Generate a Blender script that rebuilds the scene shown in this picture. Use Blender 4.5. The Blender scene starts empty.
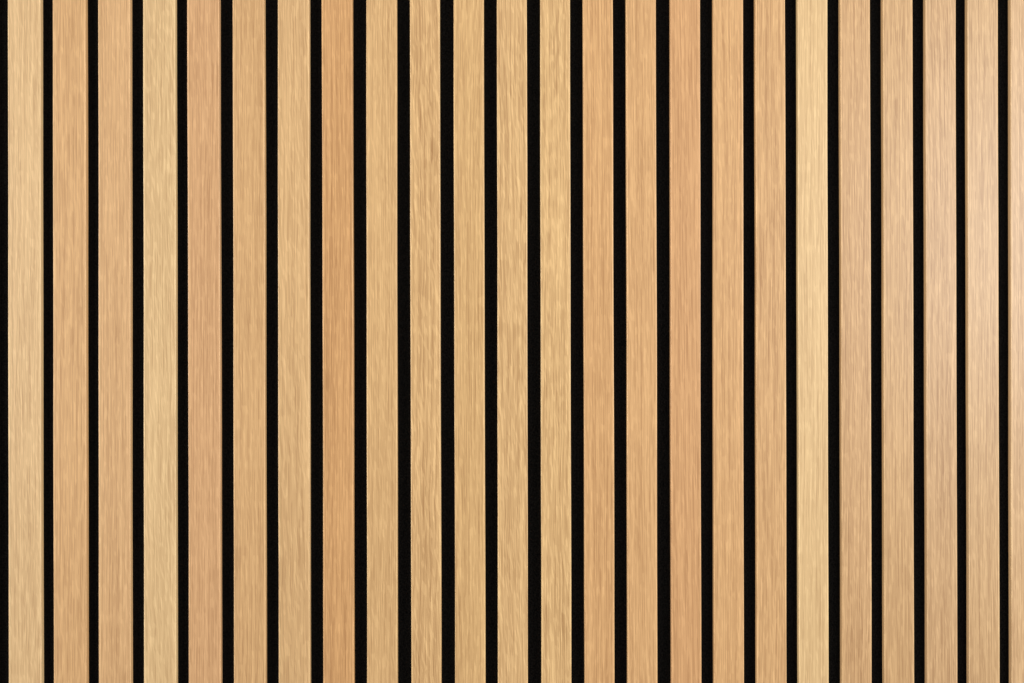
import bpy, bmesh, math, random
from math import radians, pi
from mathutils import Vector
S = bpy.context.scene
COL = S.collection
S.view_settings.view_transform = 'Standard'
S.view_settings.look = 'None'
S.view_settings.exposure = 0

# ------------------------------------------------------------------ measures
DIST = 1.40                 # camera to slat faces
SPAN = 0.94                 # width of wall in view
MM = SPAN / 1024
DEPTH = 0.0074              # slat thickness
HALF = 0.80                 # half length of a slat

def lin(c):
    c /= 255.0
    return c / 12.92 if c <= 0.04045 else ((c + 0.055) / 1.055) ** 2.4

# ------------------------------------------------------------------ oak veneer
def oak(name, rgb, seed, hw, ring=0.5, slant=0.0, figure=0.5, wave=0.0, clean=1.0):
    rnd = random.Random(seed)
    m = bpy.data.materials.new(name); m.use_nodes = True
    nt = m.node_tree; N = nt.nodes; L = nt.links
    N.clear()
    out = N.new('ShaderNodeOutputMaterial'); b = N.new('ShaderNodeBsdfPrincipled')
    L.new(b.outputs[0], out.inputs[0])
    def math_(op, a, c=None, d=None, clamp=False):
        n = N.new('ShaderNodeMath'); n.operation = op; n.use_clamp = clamp
        for i, v in enumerate((a, c, d)):
            if v is None: continue
            if isinstance(v, (int, float)): n.inputs[i].default_value = v
            else: L.new(v, n.inputs[i])
        return n.outputs[0]
    def rng(v, a, c, lo=0.0, hi=1.0):
        n = N.new('ShaderNodeMapRange'); n.interpolation_type = 'SMOOTHSTEP'
        L.new(v, n.inputs['Value'])
        n.inputs['From Min'].default_value = a; n.inputs['From Max'].default_value = c
        n.inputs['To Min'].default_value = lo; n.inputs['To Max'].default_value = hi
        return n.outputs[0]
    tc = N.new('ShaderNodeTexCoord')
    sp = N.new('ShaderNodeSeparateXYZ'); L.new(tc.outputs['Object'], sp.inputs[0])
    z = math_('ADD', sp.outputs[2], rnd.uniform(-1, 1))
    x0 = math_('ADD', sp.outputs[0], sp.outputs[1])          # the veneer wraps round onto the sides
    edge_lift = rng(math_('ABSOLUTE', sp.outputs[0]), hw - 0.0016, hw - 0.0008)
    side_lift = rng(sp.outputs[1], 0.0003, 0.0010)
    def noise(xv, zv, sx, sz, detail=2.0, rough=0.5, dist=0.0):
        c = N.new('ShaderNodeCombineXYZ')
        L.new(math_('MULTIPLY_ADD', xv, sx, rnd.uniform(-90, 90)), c.inputs[0])
        L.new(math_('MULTIPLY', zv, sz), c.inputs[1])
        c.inputs[2].default_value = rnd.uniform(-50, 50)
        n = N.new('ShaderNodeTexNoise'); n.noise_dimensions = '3D'
        L.new(c.outputs[0], n.inputs['Vector'])
        n.inputs['Scale'].default_value = 1.0
        n.inputs['Detail'].default_value = detail; n.inputs['Roughness'].default_value = rough
        n.inputs['Distortion'].default_value = dist
        return n.outputs['Fac']
    # gentle wander of the grain, a slight run-out, and on some slats a curly figure
    w = noise(x0, z, 16, 3.0, 1)
    x = math_('ADD', x0, math_('MULTIPLY', math_('SUBTRACT', w, 0.5), 0.006))
    x = math_('ADD', x, math_('MULTIPLY', z, slant))
    if wave > 0:
        cur = noise(x0, z, 45, 20.0, 1)
        x = math_('ADD', x, math_('MULTIPLY', math_('SUBTRACT', cur, 0.5), 0.0050 * wave))
    # growth figure: contour lines of a slow field make cathedrals and straight grain
    fld = noise(x, z, 36, 1.0 + 1.8 * wave, 0.0)
    rings = rng(math_('SINE', math_('MULTIPLY', fld, 170.0)), -0.7, 1.0)
    rings = math_('MULTIPLY', rings, rng(noise(x, z, 50, 3.0, 0), 0.25, 0.60))
    # pores: crisp fine dark lines
    p1 = rng(noise(x, z, 760, 3.0, 0.0, 0.5), 0.48, 0.56)
    p2 = rng(noise(x, z, 1000, 8.0, 0.0, 0.5), 0.50, 0.56)
    p3 = rng(noise(x, z, 1200, 28, 0.0, 0.5), 0.50, 0.57)
    broad = math_('SUBTRACT', noise(x, z, 120, 0.4, 1.0), 0.5)
    # light ray flecks, lying a little across the grain (more so on the curly slats)
    xs = math_('ADD', x, math_('MULTIPLY', z, 0.05 + 0.10 * wave))
    fleck = rng(noise(xs, z, 720, 80, 0.0, 0.5), 0.57, 0.65)
    dark = math_('MULTIPLY', p1, 0.13)
    dark = math_('ADD', dark, math_('MULTIPLY', p2, 0.18))
    dark = math_('ADD', dark, math_('MULTIPLY', p3, 0.19))
    dark = math_('ADD', dark, math_('MULTIPLY', rings, 0.04 + 0.11 * ring))
    dark = math_('ADD', dark, math_('MULTIPLY', broad, 0.22 * figure))
    dark = math_('SUBTRACT', dark, math_('MULTIPLY', fleck, 0.16 + 0.05 * wave))
    dark = math_('MULTIPLY', math_('ADD', dark, -0.21), clean)
    dark = math_('SUBTRACT', dark, math_('MULTIPLY', edge_lift, 0.24))   # pale edge line painted into the colour, as if catching light
    dark = math_('SUBTRACT', dark, math_('MULTIPLY', side_lift, 0.30))  # sides brightened in the colour to offset the shade in the gaps
    base = [min(0.8, lin(v) * 0.79 * k) for v, k in zip(rgb, (0.995, 0.998, 0.975))]
    # dark grain browns: blue falls faster than red
    cc = N.new('ShaderNodeCombineColor')
    for i, k in enumerate((0.85, 1.05, 1.22)):
        v = math_('MULTIPLY_ADD', dark, -k * base[i], base[i])
        L.new(math_('MINIMUM', math_('MAXIMUM', v, 0.01), 0.85), cc.inputs[i])
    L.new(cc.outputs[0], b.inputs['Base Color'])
    b.inputs['Specular IOR Level'].default_value = 0.55
    b.inputs['Roughness'].default_value = 0.39
    bp = N.new('ShaderNodeBump'); bp.inputs['Strength'].default_value = 0.03; bp.inputs['Distance'].default_value = 0.0002
    L.new(math_('MULTIPLY', math_('ADD', p1, p2), -1.0), bp.inputs['Height'])
    L.new(bp.outputs[0], b.inputs['Normal'])
    return m

def felt():
    m = bpy.data.materials.new('black_felt'); m.use_nodes = True
    nt = m.node_tree; N = nt.nodes; L = nt.links
    b = N['Principled BSDF']
    tc = N.new('ShaderNodeTexCoord')
    n = N.new('ShaderNodeTexNoise'); n.inputs['Scale'].default_value = 700; n.inputs['Detail'].default_value = 4
    L.new(tc.outputs['Object'], n.inputs['Vector'])
    r = N.new('ShaderNodeValToRGB')
    r.color_ramp.elements[0].color = (0.0015, 0.0014, 0.0014, 1); r.color_ramp.elements[0].position = 0.35
    r.color_ramp.elements[1].color = (0.0085, 0.0078, 0.0072, 1); r.color_ramp.elements[1].position = 0.75
    L.new(n.outputs['Fac'], r.inputs[0]); L.new(r.outputs[0], b.inputs['Base Color'])
    b.inputs['Roughness'].default_value = 1.0; b.inputs['Specular IOR Level'].default_value = 0.02
    bp = N.new('ShaderNodeBump'); bp.inputs['Strength'].default_value = 0.5; bp.inputs['Distance'].default_value = 0.0006
    L.new(n.outputs['Fac'], bp.inputs['Height']); L.new(bp.outputs[0], b.inputs['Normal'])
    return m

# ------------------------------------------------------------------ slat mesh
def slat(xc, width, mat, seed):
    rnd = random.Random(seed * 7 + 1)
    r = 0.0007
    prof = []
    hw = width / 2
    prof.append((-hw, DEPTH))
    for i in range(5):
        a = pi + i * (pi / 2) / 4
        prof.append((-hw + r + r * math.cos(a), r + r * math.sin(a)))
    for i in range(5):
        a = 1.5 * pi + i * (pi / 2) / 4
        prof.append((hw - r + r * math.cos(a), r + r * math.sin(a)))
    prof.append((hw, DEPTH))
    bm = bmesh.new()
    rows = 60
    ph = [rnd.uniform(0, 6.28) for _ in range(4)]
    A = rnd.uniform(0.00010, 0.00035)
    rings = []
    for j in range(rows + 1):
        zz = -HALF + 2 * HALF * j / rows
        bow = A * math.sin(zz * 2.6 + ph[0]) + 0.00010 * math.sin(zz * 9 + ph[1])
        dl = 0.00008 * math.sin(zz * 23 + ph[2]); dr = 0.00008 * math.sin(zz * 19 + ph[3])
        rings.append([bm.verts.new((px + bow + (dl if px < 0 else dr), py, zz)) for px, py in prof])
    n = len(prof)
    for j in range(rows):
        for i in range(n):
            k = (i + 1) % n
            f = bm.faces.new((rings[j][i], rings[j][k], rings[j + 1][k], rings[j + 1][i]))
            f.smooth = i in (1, 2, 3, 4, 6, 7, 8, 9)        # only the rounded arrises shade smooth
    bm.faces.new(rings[0][::-1]); bm.faces.new(rings[-1])
    bmesh.ops.recalc_face_normals(bm, faces=bm.faces[:])
    me = bpy.data.meshes.new('wooden_slat'); bm.to_mesh(me); bm.free()
    me.materials.append(mat)
    o = bpy.data.objects.new('wooden_slat', me); COL.objects.link(o)
    o.location = (xc, 0, 0)
    return o

# left edge, right edge in the photo's scale, colour, label, curly figure
D = [
 (8,   43.5,  (222,184,135), 'pale beige oak slat with fine speckled grain, first from the left edge', 0.5),
 (53,  88.5,(215,169,118), 'warm tan oak slat, second from the left, beside the pale beige first slat', 0),
 (98.5,132.8,(216,171,122),'warm tan oak slat, third from the left, before a pale yellow slat', 0),
 (143.5,177.8,(223,186,136),'pale yellow oak slat, fourth from the left, between tan and pinkish slats', 0.7),
 (188, 221.8,(213,165,118),'pinkish brown oak slat, fifth from the left, right of a pale yellow one', 0),
 (233, 266.3, (214,169,118), 'tan oak slat, sixth from the left, right of the pinkish brown one', 0.2),
 (278, 310.7,(218,176,125),'yellowish oak slat, seventh from the left, just before the reddest slat', 0.6),
 (322.5,354.2,(209,158,105),  'reddish brown oak slat, eighth from the left, darkest in the left half', 0),
 (366.5,397.7,(218,175,122),'yellowish oak slat, ninth from the left, right of the reddish brown one', 0.4),
 (410.5,440.7,(218,175,122),'honey coloured oak slat, tenth from the left, two right of the reddish brown one', 0.9),
 (454, 484.6,(219,176,121),'golden honey oak slat, eleventh from the left, left of the middle', 0.2),
 (497.5,527.6,(220,178,125),'light golden oak slat at the middle of the wall, twelfth from the left', 0.7),
 (540.5,570.6,(220,178,124),'light golden oak slat, thirteenth from the left, last before the orange slats', 0.5),
 (584, 613.6,(217,168,115), 'light orange oak slat, fourteenth from the left, right of a light golden one', 0),
 (627, 656.6,(217,169,117), 'light orange oak slat, tenth from the right edge, left of the deep orange one', 0),
 (670, 701, (212,161,111), 'deep orange tan oak slat, ninth from the right edge, darkest in the right half', 0),
 (713.5,743.5,(216,168,116),'orange tan oak slat, eighth from the right edge, right of the deep orange one', 0),
 (755.5,786,(214,168,117), 'tan oak slat, seventh from the right edge, left of the palest yellow slat', 0),
 (798, 828, (224,187,136), 'palest yellow oak slat with straight grain, sixth from the right edge', 0),
 (839.7, 871, (206,163,116), 'dull brown oak slat, fifth from the right edge, beside the palest yellow one', 0.3),
 (881.7, 913.5,(206,164,116),'dull tan oak slat, fourth from the right edge', 0),
 (923.6, 956.5,(203,162,117),'greyish tan oak slat catching soft sheen, third from the right edge', 0.3),
 (965.6, 999, (205,165,119), 'pale tan oak slat with the brightest sheen, second from the right edge', 0),
 (1008,1041,(206,166,121),'pale oak slat cut off by the right edge of the photo', 0),
]
GROUP = 'oak slats of the wall panelling'
def put(Lp, Rp, rgb, label, k, wave=0.0):
    off = ((Lp + Rp) / 2 - 512) * MM
    side = DEPTH * abs(off) / DIST / MM
    w = min(33.2, max(30.0, (Rp - Lp) - side))
    xc = (Lp + w / 2 if off < 0 else Rp - w / 2)
    rnd = random.Random(k * 13 + 5)
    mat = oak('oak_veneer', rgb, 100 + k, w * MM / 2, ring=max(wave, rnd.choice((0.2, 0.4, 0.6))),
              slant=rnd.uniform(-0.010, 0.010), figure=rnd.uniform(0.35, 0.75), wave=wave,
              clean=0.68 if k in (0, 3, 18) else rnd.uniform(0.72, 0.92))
    o = slat((xc - 512) * MM, w * MM, mat, k)
    o['label'] = label; o['category'] = 'slat'; o['group'] = GROUP
for k, (a, b_, c, lab, wv) in enumerate(D): put(a, b_, c, lab, k, wv)
# the wall runs on past both edges of the view
for i in range(1, 5):
    put(8 - 45 * i, 43 - 45 * i, random.Random(i).choice(D)[2], 'oak slat of the same wall beyond the left edge of the photo', 40 + i)
    put(1008.5 + 42.5 * i, 1041 + 42.5 * i, random.Random(i + 9).choice(D)[2], 'oak slat of the same wall beyond the right edge of the photo', 60 + i)

# ------------------------------------------------------------------ backing
bm = bmesh.new()
bmesh.ops.create_cube(bm, size=1)
bmesh.ops.scale(bm, vec=(1.36, 0.009, 2 * HALF), verts=bm.verts)
bmesh.ops.bevel(bm, geom=bm.edges[:], offset=0.001, segments=2, affect='EDGES')
me = bpy.data.meshes.new('backing_board'); bm.to_mesh(me); bm.free(); me.materials.append(felt())
o = bpy.data.objects.new('backing_board', me); COL.objects.link(o)
o.location = (0.0, DEPTH + 0.0045 - 0.0003, 0)
o['label'] = 'black felt backing board showing as dark stripes between the oak slats'; o['category'] = 'backing board'

# ------------------------------------------------------------------ light
W = bpy.data.worlds.new('World'); S.world = W; W.use_nodes = True
W.node_tree.nodes['Background'].inputs[0].default_value = (1, 0.99, 0.97, 1)
W.node_tree.nodes['Background'].inputs[1].default_value = 0.18
def lamp(name, loc, target, sx, sy, power, col=(1, 0.98, 0.95)):
    l = bpy.data.lights.new(name, 'AREA'); l.shape = 'RECTANGLE'; l.size = sx; l.size_y = sy; l.energy = power; l.color = col
    o = bpy.data.objects.new(name, l); COL.objects.link(o); o.location = loc
    o.rotation_euler = (Vector(target) - Vector(loc)).to_track_quat('-Z', 'Y').to_euler()
    return o
lamp('softbox_above', (-0.1, -1.5, 1.7), (0, 0, 0), 1.2, 0.7, 15)
lamp('softbox_below', (-0.1, -1.7, -1.9), (0, 0, 0), 1.2, 0.7, 5)
lamp('softbox_left', (-1.75, -1.42, 0.12), (0, 0, 0), 0.6, 0.8, 30)
lamp('softbox_right', (1.85, -1.42, 0.12), (0, 0, 0), 0.6, 0.8, 25)
lamp('lamp_beside_camera', (1.0, -1.38, 0.20), (0.45, 0, 0.05), 0.28, 0.52, 9.8, (0.96, 0.98, 1.0))

# ------------------------------------------------------------------ camera
cam = bpy.data.cameras.new('camera'); co = bpy.data.objects.new('camera', cam); COL.objects.link(co)
co.location = (0, -DIST, 0); co.rotation_euler = (radians(90), radians(0.11), 0)
cam.sensor_width = 36; cam.lens = 36 * DIST / SPAN; cam.clip_start = 0.05; cam.clip_end = 50
S.camera = co
